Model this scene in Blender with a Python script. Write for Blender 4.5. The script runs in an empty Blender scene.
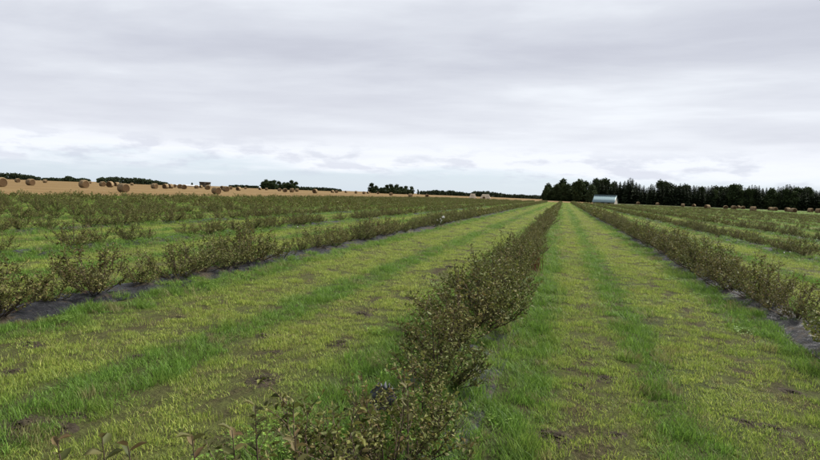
import bpy, bmesh, math, random
import numpy as np
from mathutils import Vector, Matrix

random.seed(7)
rng = np.random.default_rng(7)
R = math.radians
scene = bpy.context.scene
COL = scene.collection

# ------------------------------------------------------------------ camera
IW, IH = 820.0, 460.0
F = 600.0                      # focal length in photo pixels
H = 1.6                        # eye height, metres
HOR0, HSLOPE = 178.2, 0.0366   # the tilted horizon line of the photograph
VPX = 563.5
VPY = HOR0 + HSLOPE * VPX
v_c = Vector(((VPX - IW/2)/F, -(VPY - IH/2)/F, -1)).normalized()
up_c = Vector((1, -HSLOPE, 0)).cross(v_c)
if up_c.y < 0: up_c = -up_c
up_c.normalize()
x_c = v_c.cross(up_c).normalized()
RT = Matrix((x_c, v_c, up_c))           # camera space -> world (rows run along +Y)
cam_d = bpy.data.cameras.new('camera')
cam = bpy.data.objects.new('camera', cam_d); COL.objects.link(cam)
cam.matrix_world = Matrix.Translation((0, 0, H)) @ RT.to_4x4()
cam_d.sensor_width = 36.0
cam_d.lens = 36.0 * F / IW
cam_d.clip_start = 0.05; cam_d.clip_end = 12000
scene.camera = cam

def ray(px, py):
    return (RT @ Vector(((px - IW/2)/F, -(py - IH/2)/F, -1))).normalized()
def ground_at(px, py, z=0.0):
    d = ray(px, py); t = (z - H)/d.z
    return Vector((d.x*t, d.y*t, z))
def along(px, dist):
    """ground point in the direction of photo column px at a camera depth"""
    d = RT @ Vector(((px - IW/2)/F, 0, -1))
    # take the direction at the horizon in that column
    py = HOR0 + HSLOPE*px
    d = RT @ Vector(((px - IW/2)/F, -(py - IH/2)/F, -1))
    return Vector((d.x*dist, d.y*dist, 0))
CF = RT @ Vector((0, 0, -1)); CR = RT @ Vector((1, 0, 0))
CAZ = math.atan2(CF.x, CF.y)

# ------------------------------------------------------------------ light
SUN_AZ, SUN_EL = R(48), R(47)       # ahead and to the right, behind thin cloud
w = bpy.data.worlds.new('World'); scene.world = w; w.use_nodes = True
nt = w.node_tree; nt.nodes.clear()
def N(nt, typ, **kw):
    n = nt.nodes.new(typ)
    for k, v in kw.items(): setattr(n, k, v)
    return n
def math_n(nt, op, a, b=None, clamp=False):
    n = N(nt, 'ShaderNodeMath', operation=op); n.use_clamp = clamp
    for i, s in enumerate((a, b)):
        if s is None: continue
        if isinstance(s, (int, float)): n.inputs[i].default_value = s
        else: nt.links.new(s, n.inputs[i])
    return n.outputs[0]
def ramp_n(nt, fac, stops, interp='LINEAR'):
    n = N(nt, 'ShaderNodeValToRGB'); cr = n.color_ramp; cr.interpolation = interp
    while len(cr.elements) > 1: cr.elements.remove(cr.elements[-1])
    for i, (p, c) in enumerate(stops):
        e = cr.elements[0] if i == 0 else cr.elements.new(p)
        e.position = p
        if isinstance(c, (int, float)): c = (c, c, c)
        e.color = (*c, 1)
    nt.links.new(fac, n.inputs[0])
    return n.outputs[0]
def mix_n(nt, fac, a, b, blend='MIX'):
    n = N(nt, 'ShaderNodeMix', data_type='RGBA', blend_type=blend)
    for key, s in ((0, fac), (6, a), (7, b)):
        if isinstance(s, (int, float)): n.inputs[key].default_value = s
        elif isinstance(s, tuple): n.inputs[key].default_value = (*s, 1)
        else: nt.links.new(s, n.inputs[key])
    return n.outputs[2]
def noise_n(nt, vec, scale, detail=4, rough=0.55, dist=0.0):
    n = N(nt, 'ShaderNodeTexNoise'); n.inputs['Scale'].default_value = scale
    n.inputs['Detail'].default_value = detail; n.inputs['Roughness'].default_value = rough
    n.inputs['Distortion'].default_value = dist
    if vec is not None: nt.links.new(vec, n.inputs['Vector'])
    return n.outputs['Fac']
def mapping_n(nt, vec, scale=(1, 1, 1), loc=(0, 0, 0), rot=(0, 0, 0)):
    n = N(nt, 'ShaderNodeMapping'); n.inputs['Scale'].default_value = scale
    n.inputs['Location'].default_value = loc; n.inputs['Rotation'].default_value = rot
    nt.links.new(vec, n.inputs['Vector']); return n.outputs[0]

WS = 0.1
sky = N(nt, 'ShaderNodeTexSky', sky_type='NISHITA'); sky.sun_disc = False
sky.sun_elevation = SUN_EL; sky.sun_rotation = SUN_AZ
sky.air_density = 1.0; sky.dust_density = 0.6; sky.ozone_density = 1.5
tc = N(nt, 'ShaderNodeTexCoord'); gen = tc.outputs['Generated']
sep = N(nt, 'ShaderNodeSeparateXYZ'); nt.links.new(gen, sep.inputs[0])
zc = math_n(nt, 'MAXIMUM', sep.outputs[2], 0.0)
za = math_n(nt, 'ADD', zc, 0.07)
comb = N(nt, 'ShaderNodeCombineXYZ')
nt.links.new(math_n(nt, 'DIVIDE', sep.outputs[0], za), comb.inputs[0])
nt.links.new(math_n(nt, 'DIVIDE', sep.outputs[1], za), comb.inputs[1])
deck = comb.outputs[0]                       # a flat cloud deck seen from below
# streaked deck: broad sheets plus finer rolls
n1 = noise_n(nt, mapping_n(nt, deck, (0.22, 0.36, 1), (3.1, 1.7, 0), (0, 0, R(-14))), 1.0, 5, 0.5, 0.3)
n2 = noise_n(nt, mapping_n(nt, deck, (0.6, 1.0, 1), (7.3, 4.2, 0), (0, 0, R(-14))), 1.0, 6, 0.58, 0.2)
nn = math_n(nt, 'ADD', math_n(nt, 'MULTIPLY', n1, 0.65), math_n(nt, 'MULTIPLY', n2, 0.35))
deck_col = ramp_n(nt, nn, [(0.37, (0.535, 0.555, 0.645)), (0.455, (0.605, 0.63, 0.715)), (0.53, (0.705, 0.735, 0.81)), (0.61, (0.87, 0.91, 0.97))])
# low sky under the deck: bright haze with a clear blue gap and small cumulus
lowv = mapping_n(nt, gen, (2.2, 2.2, 16), (0.7, 0.2, 0))
ln = noise_n(nt, lowv, 1.6, 5, 0.55)
edge = math_n(nt, 'ADD', zc, math_n(nt, 'MULTIPLY', math_n(nt, 'SUBTRACT', ln, 0.5), 0.11))
deck_m = ramp_n(nt, edge, [(0.050, 0.0), (0.10, 0.55), (0.22, 1.0)], 'LINEAR')
white_m = ramp_n(nt, edge, [(0.020, 0.0), (0.055, 1.0)], 'EASE')
cv = mapping_n(nt, gen, (7, 7, 26), (1.3, 0.5, 0.2))
cn = noise_n(nt, cv, 2.2, 6, 0.55)
band = ramp_n(nt, zc, [(0.018, 0.0), (0.034, 1.0), (0.06, 1.0), (0.085, 0.0)])
puff = math_n(nt, 'MULTIPLY', ramp_n(nt, cn, [(0.47, 0.0), (0.60, 1.0)]), band)
sc_ = 1.0/WS
skyv = N(nt, 'ShaderNodeVectorMath', operation='SCALE'); nt.links.new(sky.outputs[0], skyv.inputs[0]); skyv.inputs['Scale'].default_value = WS
c0 = mix_n(nt, 0.75, skyv.outputs[0], (0.74, 0.85, 0.98))       # thin veil over the clear gap
c1 = mix_n(nt, white_m, c0, (0.93, 0.96, 1.02))
c2 = mix_n(nt, math_n(nt, 'MULTIPLY', puff, 0.55), c1, (0.62, 0.65, 0.76))
c3 = mix_n(nt, deck_m, c2, deck_col)
SKY_GAIN = 0.335
outv = N(nt, 'ShaderNodeVectorMath', operation='SCALE'); nt.links.new(c3, outv.inputs[0]); outv.inputs['Scale'].default_value = SKY_GAIN*sc_
bg = N(nt, 'ShaderNodeBackground'); bg.inputs['Strength'].default_value = WS
nt.links.new(outv.outputs[0], bg.inputs['Color'])
wo = N(nt, 'ShaderNodeOutputWorld'); nt.links.new(bg.outputs[0], wo.inputs[0])

sd = bpy.data.lights.new('sun', 'SUN'); sd.energy = 2.85; sd.angle = R(12); sd.color = (1.0, 0.955, 0.88)
sun = bpy.data.objects.new('sun', sd); COL.objects.link(sun)
to_sun = Vector((math.sin(SUN_AZ)*math.cos(SUN_EL), math.cos(SUN_AZ)*math.cos(SUN_EL), math.sin(SUN_EL)))
sun.rotation_euler = to_sun.to_track_quat('Z', 'Y').to_euler()
sun.location = (0, 0, 60)

scene.view_settings.view_transform = 'Standard'; scene.view_settings.look = 'None'
scene.view_settings.gamma = 1.0; scene.view_settings.use_curve_mapping = False
scene.view_settings.exposure = 1.62
scene.render.engine = 'CYCLES'
scene.cycles.max_bounces = 6; scene.cycles.diffuse_bounces = 3; scene.cycles.transparent_max_bounces = 6
scene.cycles.use_denoising = True

# ------------------------------------------------------------------ helpers
def mat(name, build, rough=0.8, spec=0.3):
    m = bpy.data.materials.new(name); m.use_nodes = True
    t = m.node_tree; b = t.nodes['Principled BSDF']
    b.inputs['Roughness'].default_value = rough
    b.inputs['Specular IOR Level'].default_value = spec
    c = build(t, b)
    if c is not None:
        if isinstance(c, tuple): b.inputs['Base Color'].default_value = (*c, 1)
        else: t.links.new(c, b.inputs['Base Color'])
    return m
def bump(t, b, h, strength=0.5, dist=0.02):
    n = N(t, 'ShaderNodeBump'); n.inputs['Strength'].default_value = strength; n.inputs['Distance'].default_value = dist
    t.links.new(h, n.inputs['Height']); t.links.new(n.outputs[0], b.inputs['Normal'])
def pos(t): return N(t, 'ShaderNodeNewGeometry').outputs['Position']
def leaf_surface(t, b, col, trans=0.35):
    """diffuse leaf with light coming through it"""
    tr = N(t, 'ShaderNodeBsdfTranslucent'); t.links.new(col, tr.inputs['Color'])
    t.links.new(col, b.inputs['Base Color'])
    ms = N(t, 'ShaderNodeMixShader'); ms.inputs[0].default_value = trans
    t.links.new(b.outputs[0], ms.inputs[1]); t.links.new(tr.outputs[0], ms.inputs[2])
    t.links.new(ms.outputs[0], t.nodes['Material Output'].inputs['Surface'])
def mesh_np(name, V, quads=None, tris=None, m=None, smooth=False, mats=None, midx=None):
    me = bpy.data.meshes.new(name)
    V = np.asarray(V, dtype=np.float32)
    q = np.asarray(quads if quads is not None else np.zeros((0, 4)), dtype=np.int32).reshape(-1, 4)
    t = np.asarray(tris if tris is not None else np.zeros((0, 3)), dtype=np.int32).reshape(-1, 3)
    nl = q.size + t.size; nf = len(q) + len(t)
    me.vertices.add(len(V)); me.vertices.foreach_set('co', V.ravel())
    me.loops.add(nl); me.loops.foreach_set('vertex_index', np.concatenate([q.ravel(), t.ravel()]))
    me.polygons.add(nf)
    starts = np.concatenate([np.arange(len(q))*4, q.size + np.arange(len(t))*3])
    me.polygons.foreach_set('loop_start', starts.astype(np.int32))
    me.update(calc_edges=True); me.validate()
    if m is not None: me.materials.append(m)
    if smooth: me.polygons.foreach_set('use_smooth', np.ones(len(me.polygons), dtype=bool))
    return me
def link(name, me, parent=None, loc=None, rz=None, **props):
    o = bpy.data.objects.new(name, me); COL.objects.link(o)
    if parent is not None: o.parent = parent
    if loc is not None: o.location = loc
    if rz is not None: o.rotation_euler = (0, 0, rz)
    for k, v in props.items(): o[k] = v
    return o
def unit(a): return a/np.maximum(np.linalg.norm(a, axis=-1, keepdims=True), 1e-9)
_tab = rng.random((256, 256))
def vnoise(x, y, s=1.0, seed=0):
    x = np.asarray(x)*s + 37.7*seed; y = np.asarray(y)*s + 11.3*seed
    xi = np.floor(x).astype(int); yi = np.floor(y).astype(int); fx = x-xi; fy = y-yi
    fx = fx*fx*(3-2*fx); fy = fy*fy*(3-2*fy)
    g = lambda a, b: _tab[a % 256, b % 256]
    return (g(xi, yi)*(1-fx)+g(xi+1, yi)*fx)*(1-fy) + (g(xi, yi+1)*(1-fx)+g(xi+1, yi+1)*fx)*fy
def sstep(a, b, x):
    t = np.clip((np.asarray(x, dtype=float)-a)/(b-a), 0, 1); return t*t*(3-2*t)
def terrain(x, y=0):
    """gentle rise of the stubble field on the left"""
    return 0.34*sstep(-47, -85, x)

# leaves: hexagonal blades folded along the midrib -> two quads each
def leaves(P, D, Nn, L, Wd, fold=0.25, curl=0.15, vary=0.0):
    P, D, Nn = np.asarray(P), unit(np.asarray(D)), np.asarray(Nn)
    S = unit(np.cross(D, Nn)); U = np.cross(S, D)
    L = L[:, None]; Wd = Wd[:, None]
    if vary: curl = curl + vary*np.random.default_rng(len(P)).normal(0, 1, (len(P), 1)); fold = fold + vary*np.random.default_rng(len(P)+1).normal(0, 1, (len(P), 1))
    base = P; tip = P + D*L - U*L*curl
    def side(s, t, wf): return P + D*L*t + S*Wd*wf*s + U*Wd*fold*wf
    V = np.stack([base, side(1, .32, .5), side(1, .70, .42), tip, side(-1, .70, .42), side(-1, .32, .5)], 1).reshape(-1, 3)
    k = np.arange(len(P))[:, None]*6
    Q = np.concatenate([k+np.array([[0, 1, 2, 3]]), k+np.array([[0, 3, 4, 5]])])
    return V, Q
def tubes(paths, radii, sides=4):
    Vs, Qs, off = [], [], 0
    for pth, rad in zip(paths, radii):
        pth = np.asarray(pth, float); n = len(pth)
        tan = unit(np.gradient(pth, axis=0))
        ref = np.array([1.0, 0.13, 0.07]) if abs(tan[0, 0]) < 0.9 else np.array([0, 1.0, 0])
        a = unit(np.cross(tan, ref)); b = np.cross(tan, a)
        ang = np.arange(sides)*2*np.pi/sides
        ring = pth[:, None, :] + np.asarray(rad)[:, None, None]*(np.cos(ang)[None, :, None]*a[:, None, :] + np.sin(ang)[None, :, None]*b[:, None, :])
        Vs.append(ring.reshape(-1, 3))
        for i in range(n-1):
            for s in range(sides):
                Qs.append((off+i*sides+s, off+i*sides+(s+1) % sides, off+(i+1)*sides+(s+1) % sides, off+(i+1)*sides+s))
        off += n*sides
    return np.concatenate(Vs), np.array(Qs)

# ------------------------------------------------------------------ layout of the rows (multiples of the eye height, measured)
ROWX = [-6.9, -3.86, -0.58, 1.96, 4.72]
for k in range(1, 8): ROWX.insert(0, -6.9 - 2.93*k)
for k in range(1, 10): ROWX.append(4.72 + 2.75*k)
ROWX = np.array(ROWX)*H
ROWC = int(np.argmin(abs(ROWX + 0.58*H)))
BED = 0.42
ROW_END = 235.0
def lane_u(x):
    x = np.asarray(x, float)
    i = np.clip(np.searchsorted(ROWX, x) - 1, -1, len(ROWX)-1)
    lo = np.where(i >= 0, ROWX[np.clip(i, 0, None)], ROWX[0]-4.6) + BED
    hi = np.where(i < len(ROWX)-1, ROWX[np.clip(i+1, None, len(ROWX)-1)], ROWX[-1]+4.6) - BED
    return (x-lo)/(hi-lo)                    # <0 or >1 : on the bed

# ------------------------------------------------------------------ materials of the ground
def grass_cols(t, u, P):
    """colour of the sward from lane position u and world position"""
    stripe = ramp_n(t, u, [(0.0, 1.0), (0.10, 0.85), (0.17, 0.22), (0.28, 0.0), (0.40, 0.12), (0.455, 0.85), (0.545, 0.85), (0.60, 0.15), (0.72, 0.0), (0.84, 0.2), (0.90, 0.8), (1.0, 1.0)])
    nz = noise_n(t, mapping_n(t, P, (1.1, 0.35, 1)), 1.0, 5, 0.6)
    s2 = math_n(t, 'ADD', stripe, math_n(t, 'MULTIPLY', math_n(t, 'SUBTRACT', nz, 0.5), 1.1), True)
    return s2
def b_ground(t, b):
    P = pos(t)
    at = N(t, 'ShaderNodeAttribute', attribute_name='u')
    s = grass_cols(t, at.outputs['Fac'], P)
    base = mix_n(t, s, (0.078, 0.090, 0.024), (0.042, 0.062, 0.017))
    fine = noise_n(t, mapping_n(t, P, (9, 5, 1)), 1.0, 6, 0.7)
    c = mix_n(t, ramp_n(t, fine, [(0.35, 0.0), (0.65, 1.0)]), mix_n(t, 0.8, base, (0.026, 0.020, 0.012)), base)
    # wheel tracks and worn soil
    wear = ramp_n(t, at.outputs['Fac'], [(0.18, 0.0), (0.27, 1.0), (0.36, 0.1), (0.64, 0.1), (0.74, 1.0), (0.84, 0.0)])
    sn = noise_n(t, mapping_n(t, P, (2.6, 0.8, 1), (5, 2, 0)), 1.0, 5, 0.65)
    so = ramp_n(t, math_n(t, 'ADD', sn, math_n(t, 'MULTIPLY', wear, 0.09)), [(0.54, 0.0), (0.64, 0.85)])
    sp = ramp_n(t, noise_n(t, P, 26.0, 5, 0.7), [(0.38, (0.022, 0.017, 0.010)), (0.56, (0.050, 0.038, 0.021)), (0.68, (0.12, 0.10, 0.05))])
    c = mix_n(t, so, c, sp)
    big = noise_n(t, mapping_n(t, P, (0.05, 0.02, 1)), 1.0, 3)
    c = mix_n(t, ramp_n(t, big, [(0.4, 0.0), (0.62, 0.35)]), c, (0.085, 0.09, 0.028))
    bump(t, b, math_n(t, 'ADD', fine, noise_n(t, P, 22.0, 5, .7)), 1.0, 0.05)
    return c
M_ground = mat('field_grass_ground', b_ground, 0.95, 0.1)
def b_stubble(t, b):
    P = pos(t)
    a = noise_n(t, mapping_n(t, P, (0.02, 0.10, 1)), 1.0, 6, 0.65)
    f = noise_n(t, mapping_n(t, P, (0.9, 0.25, 1)), 1.0, 6, 0.7)
    c = ramp_n(t, a, [(0.3, (0.095, 0.055, 0.019)), (0.5, (0.130, 0.082, 0.029)), (0.7, (0.180, 0.125, 0.052))])
    c = mix_n(t, ramp_n(t, f, [(0.4, 0.45), (0.65, 0.0)]), c, (0.08, 0.056, 0.024))
    sw = noise_n(t, mapping_n(t, P, (0.33, 0.004, 1)), 1.0, 3, .6)
    c = mix_n(t, ramp_n(t, sw, [(0.42, 0.0), (0.62, 0.5)]), c, (0.20, 0.135, 0.064))
    bump(t, b, f, 0.8, 0.15)
    return c
M_stubble = mat('stubble_straw', b_stubble, 0.95, 0.1)

# ------------------------------------------------------------------ the ground: one sheet to the horizon
xs = set([-6000, -2500, -1000, -400, -200, -130, -110, -100, -90, -85, -78, -70, -62, -55, -50, -47, 60, 80, 120, 300, 900, 2500, 6000])
for r in ROWX: xs.update([r-BED, r+BED])
xs.update([ROWX[0]-4.6, ROWX[-1]+4.6])
xs = np.array(sorted(xs)); ys = np.array([-300, -60, -10, 0, 3, 10, 30, 60, 100, 150, 200, ROW_END, 300, 500, 1000, 2500, 7000.])
def grid_mesh(name, xs, ys, m, dz=0.0, with_u=True):
    X, Y = np.meshgrid(xs, ys); Z = terrain(X) + dz
    V = np.stack([X, Y, Z], -1).reshape(-1, 3); nx = len(xs)
    q = [(j*nx+i, j*nx+i+1, (j+1)*nx+i+1, (j+1)*nx+i) for j in range(len(ys)-1) for i in range(nx-1)]
    me = mesh_np(name, V, q, None, m)
    if with_u:
        a = me.attributes.new('u', 'FLOAT', 'POINT')
        u = np.clip(lane_u(V[:, 0]), 0, 1).astype(np.float32)
        # at bed edges both neighbours read as lane edge, so one shared value (0 or 1) is the same dark green
        a.data.foreach_set('value', u)
    return me
# lane coordinate needs a vertex in the middle of each lane side to run 0..1 across; beds go back from 1 to 0
link('field_ground', grid_mesh('field_ground', xs, ys, M_ground), kind='structure')
sx = np.array([-6000, -2500, -900, -300, -150, -110, -95, -85, -78, -70, -62, -55, -49.5]); sy = np.array([-300., -50, 0, 50, 100, 200, 400, 900, 2500, 6500])
link('stubble_field', grid_mesh('stubble_field', sx, sy, M_stubble, 0.03, False), kind='structure')
sx2 = np.array([-49.5, -30, -10, 0, 20]); sy2 = np.array([ROW_END+14, 300, 500, 1200, 6500.])
link('stubble_strip', grid_mesh('stubble_strip', sx2, sy2, M_stubble, 0.03, False), kind='structure')

# ------------------------------------------------------------------ mulch film on every bed
def b_film(t, b):
    P = pos(t)
    d = noise_n(t, mapping_n(t, P, (3.0, 1.6, 3)), 1.0, 6, 0.65)
    f = noise_n(t, P, 30.0, 4, 0.6)
    soil = ramp_n(t, math_n(t, 'ADD', d, math_n(t, 'MULTIPLY', f, 0.18)), [(0.60, 0.0), (0.70, 1.0)])
    c = mix_n(t, soil, (0.010, 0.0105, 0.013), (0.036, 0.028, 0.018))
    rg = math_n(t, 'ADD', math_n(t, 'MULTIPLY', soil, 0.5), 0.40, True)
    t.links.new(rg, b.inputs['Roughness'])
    wv = noise_n(t, mapping_n(t, P, (6, 14, 6)), 1.0, 5, 0.6, 1.2)
    bump(t, b, wv, 1.0, 0.06)
    return c
M_film = mat('black_mulch_film', b_film, 0.4, 0.2)
row_word = {ROWC: 'the middle row', ROWC-1: 'the first row left of the middle one', ROWC+1: 'the first row right of the middle one',
            ROWC-2: 'the second row left of the middle one', ROWC+2: 'the second row right of the middle one',
            ROWC-3: 'the third row left of the middle one', ROWC+3: 'the third row right of the middle one',
            ROWC-4: 'the fourth row left of the middle one', ROWC+4: 'the fourth row right of the middle one',
            ROWC-5: 'the fifth row left of the middle one', ROWC+5: 'the fifth row right of the middle one'}
for ri in range(ROWC-3, ROWC+4):
    near = abs(ri-ROWC) <= 2
    yl = [1.0]
    while yl[-1] < (90 if near else 45): yl.append(yl[-1] + max(0.09, yl[-1]*0.011) * (1 if near else 3))
    yl = np.array(yl); xl = np.linspace(-BED-0.03, BED+0.03, 13 if near else 5)
    X, Y = np.meshgrid(xl, yl)
    crown = 0.085*(1-(X/(BED+0.03))**2)
    wr = (vnoise(X, Y, 5.5, ri)-0.5)*0.055 + (vnoise(X*1.4, Y*0.7, 13, ri+3)-0.5)*0.03 + (vnoise(X*.5+Y*.9, Y, 9, ri+9)-0.5)*0.03
    Z = 0.004 + np.maximum(crown + wr*np.clip(1-(np.abs(X)/(BED+.03))**4, 0, 1), 0.0)
    Xj = X + ROWX[ri] + (vnoise(Y, Y*0, 0.8, ri)-0.5)*0.10
    V = np.stack([Xj, Y, Z], -1).reshape(-1, 3); nx = len(xl)
    q = [(j*nx+i, j*nx+i+1, (j+1)*nx+i+1, (j+1)*nx+i) for j in range(len(yl)-1) for i in range(nx-1)]
    link('mulch_film', mesh_np('mulch_film', V, q, None, M_film, True), label='black plastic mulch film under ' + row_word[ri],
         category='mulch film', group='mulch films under the bush rows')

# ------------------------------------------------------------------ berry bushes
def b_leaf(t, b):
    g = N(t, 'ShaderNodeNewGeometry'); rnd = g.outputs['Random Per Island']
    oi = N(t, 'ShaderNodeObjectInfo')
    c = ramp_n(t, rnd, [(0.0, (0.036, 0.046, 0.011)), (0.25, (0.086, 0.102, 0.023)), (0.50, (0.130, 0.145, 0.035)), (0.72, (0.172, 0.176, 0.046)),
                        (0.82, (0.140, 0.092, 0.038)), (0.91, (0.195, 0.185, 0.065)), (1.0, (0.245, 0.235, 0.11))])
    c = mix_n(t, ramp_n(t, oi.outputs['Random'], [(0.0, 0.0), (0.6, 0.03), (1.0, 0.4)]), c, (0.120, 0.080, 0.034))
    c = mix_n(t, ramp_n(t, oi.outputs['Random'], [(0.0, 0.55), (0.4, 0.0), (1.0, 0.0)]), c, (0.085, 0.105, 0.026))
    P = N(t, 'ShaderNodeTexCoord').outputs['Object']
    nz = noise_n(t, P, 4.0, 3)
    c = mix_n(t, ramp_n(t, nz, [(0.45, 0.0), (0.7, 0.45)]), c, (0.080, 0.105, 0.024))
    leaf_surface(t, b, c, 0.26)
    return None
M_leaf = mat('bush_leaf', b_leaf, 0.6, 0.16)
M_twig = mat('bush_twig', lambda t, b: ramp_n(t, noise_n(t, pos(t), 14, 3), [(0.3, (0.045, 0.030, 0.022)), (0.7, (0.10, 0.070, 0.050))]), 0.8, 0.2)

def make_bush(seed, h=0.72, spread=0.46, nst=13, ntw=8, lsp=0.021, leaf=0.039, sides=3):
    g = np.random.default_rng(seed)
    paths, radii, LP, LD, LN, LL, LW = [], [], [], [], [], [], []
    def put(p, d, up, s):
        LP.append(p); LD.append(d); LN.append(up); LL.append(leaf*s); LW.append(leaf*s*g.uniform(0.38, 0.54))
    for s in range(nst):
        a = g.uniform(0, 2*np.pi); out = spread*np.sqrt(g.uniform(0.02, 1.0)); hh = h*(1.12-0.72*(out/spread)**1.8)*g.uniform(0.72, 1.1)
        b0 = np.array([math.cos(a)*0.07*g.random(), math.sin(a)*0.07*g.random(), -0.02])
        tip = np.array([math.cos(a)*out, math.sin(a)*out, hh])
        n = 6; t = np.linspace(0, 1, n)[:, None]
        bow = np.array([math.cos(a), math.sin(a), 0])*out*0.35*g.uniform(-0.3, 1)
        p = b0 + (tip-b0)*t + bow*np.sin(t*np.pi) + g.normal(0, 0.012, (n, 3))*t
        paths.append(p); radii.append(np.linspace(0.0075, 0.0022, n)*g.uniform(.8, 1.2))
        br = [(p[-3:], 1.0)]
        for k in range(ntw):
            f = g.uniform(0.10, 0.95); i = int(f*(n-1)); q0 = p[i] + (p[min(i+1, n-1)]-p[i])*(f*(n-1)-i)
            a2 = a + g.normal(0, 1.3); ln = g.uniform(0.10, 0.26)*(1.2-0.5*f)
            d = np.array([math.cos(a2), math.sin(a2), g.uniform(0.35, 1.5)]); d /= np.linalg.norm(d)
            q = np.array([q0, q0+d*ln*0.5+g.normal(0, .008, 3), q0+d*ln+np.array([0, 0, 0.02])])
            paths.append(q); radii.append(np.array([0.0028, 0.002, 0.0012])); br.append((q, 0.9))
        for q, sc in br:
            seg = np.linalg.norm(np.diff(q, axis=0), axis=1); tot = seg.sum(); m = max(3, int(tot/lsp))
            for j in range(m):
                f = (j+0.6)/m*(len(q)-1); i = min(int(f), len(q)-2); c = q[i]+(q[i+1]-q[i])*(f-i); ax = unit(q[i+1]-q[i])
                th = j*2.4+g.uniform(0, 6.28) if j == 0 else th + 2.4 + g.normal(0, .3)
                ref = np.array([math.cos(th), math.sin(th), 0.0]); side = unit(ref-ax*np.dot(ref, ax))
                d = unit(side*1.0 + ax*g.uniform(0.3, 1.0) + np.array([0, 0, g.uniform(-0.25, 0.3)]))
                put(c, d, unit(ax + g.normal(0, .35, 3)), sc*g.uniform(0.5, 1.35))
            put(q[-1], unit(q[-1]-q[-2]+g.normal(0, .2, 3)), unit(g.normal(0, 1, 3)), sc*0.8)
    V, Q = leaves(np.array(LP), np.array(LD), np.array(LN), np.array(LL), np.array(LW), .3, .2, .3)
    fo = mesh_np('foliage', V, Q, None, M_leaf)
    sV, sQ = tubes(paths, radii, sides)
    return fo, mesh_np('stems', sV, sQ, None, M_twig, True)

BUSH = [make_bush(100+i, h=hh, spread=sp, nst=ns) for i, (hh, sp, ns) in enumerate(
    [(0.70, 0.52, 22), (0.62, 0.56, 22), (0.78, 0.48, 20), (0.56, 0.50, 16), (0.70, 0.58, 25), (0.60, 0.42, 15), (0.66, 0.54, 23), (0.48, 0.40, 12)])]
BUSH_LO = [make_bush(200+i, h=hh, spread=sp, nst=12, ntw=5, lsp=0.06, leaf=0.10)[0] for i, (hh, sp) in enumerate([(0.70, 0.54), (0.62, 0.58), (0.76, 0.50), (0.56, 0.52)])]

pts = []
for ri, rx in enumerate(ROWX):
    g = np.random.default_rng(500+ri)
    mid = ri == ROWC
    y = 1.2 + g.random()
    if mid: y = 2.35
    end = ROW_END + g.uniform(-3, 3)
    while y < end:
        gap = g.random() < (0.03 if mid else 0.13 if ri < ROWC else 0.07)
        if not gap:
            s = g.uniform(0.78, 1.15)*(1.06 if mid else 0.98)
            if not mid and g.random() < 0.15: s *= 0.72
            if mid: s *= (.80 if y < 4.4 else .95 if y < 6.5 else 1.0 if y < 9 else .88 if y < 16 else .78)*(.76+.5*vnoise(y, 0, .6, 4))
            if ri >= ROWC+2: s *= .88 if ri < ROWC+4 else .66
            if ri >= ROWC+4 and g.random() < .2: s *= .5
            if ri < ROWC: s *= 1.06 if ri == ROWC-1 else .93
            if ri == ROWC+1: s *= 1.2
            if ri == ROWC-1: s *= .98
            pts.append((rx + g.normal(0, 0.07) + (0.03 if ri > ROWC else 0), y, s, g.uniform(0, 6.28), ri, int(g.integers(0, 6 if mid else 8))))
        y += g.uniform(0.62, 0.86) if mid else g.uniform(0.68, 1.0) if ri > ROWC else g.uniform(0.66, 1.02)
pts = [p for p in pts if abs((math.atan2(p[0], p[1]) - CAZ)) < R(44)]
def in_view(p, m=8):
    v = RT.transposed() @ Vector((p[0], p[1], 0.35-H))
    if v.z > -0.3: return None
    px = IW/2 - F*v.x/v.z; py = IH/2 + F*v.y/v.z
    return -v.z if (-m < px < IW+m and py < IH+70) else None
dep = [in_view(p) for p in pts]
order = sorted([i for i in range(len(pts)) if dep[i]], key=lambda i: dep[i])
single = set(order[:300])
ORD = ['nearest', 'second', 'third', 'fourth', 'fifth', 'sixth', 'seventh', 'eighth', 'ninth', 'tenth', 'eleventh', 'twelfth',
       'thirteenth', 'fourteenth', 'fifteenth', 'sixteenth']
ORDN = ORD + ['seventeenth', 'eighteenth', 'nineteenth', 'twentieth', 'twenty-first', 'twenty-second', 'twenty-third', 'twenty-fourth', 'twenty-fifth', 'twenty-sixth', 'twenty-seventh', 'twenty-eighth', 'twenty-ninth',
              'thirtieth', 'thirty-first', 'thirty-second', 'thirty-third', 'thirty-fourth', 'thirty-fifth', 'thirty-sixth', 'thirty-seventh', 'thirty-eighth', 'thirty-ninth', 'fortieth', 'forty-first', 'forty-second', 'forty-third', 'forty-fourth']
cnt = {}
for i in sorted(single, key=lambda i: (pts[i][4], pts[i][1])):
    x, y, s, rz, ri, vi = pts[i]
    k = cnt.get(ri, 0); cnt[ri] = k+1
    rw = row_word.get(ri, 'a row')
    tone = 'brownish' if vi % 2 else 'olive'
    if ri not in row_word: lab = 'small bush among the far rows ' + ('on the left of the field' if ri < ROWC else 'on the right of the field')
    elif k == 0: lab = 'leafy berry bush nearest the camera in ' + rw
    elif k < 24: lab = 'leafy berry bush, ' + ORDN[k] + ' from the front in ' + rw
    else: lab = 'leafy berry bush past the twenty-fourth in ' + rw
    e = link('berry_bush', None, None, (x, y, 0.05), rz, label=lab, category='bush', group='berry bushes planted in rows')
    e.empty_display_size = 0.2; e.scale = (s*1.04, s*1.04, s)
    fo, stm = BUSH[vi]
    link('foliage', fo, e); link('stems', stm, e)

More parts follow.
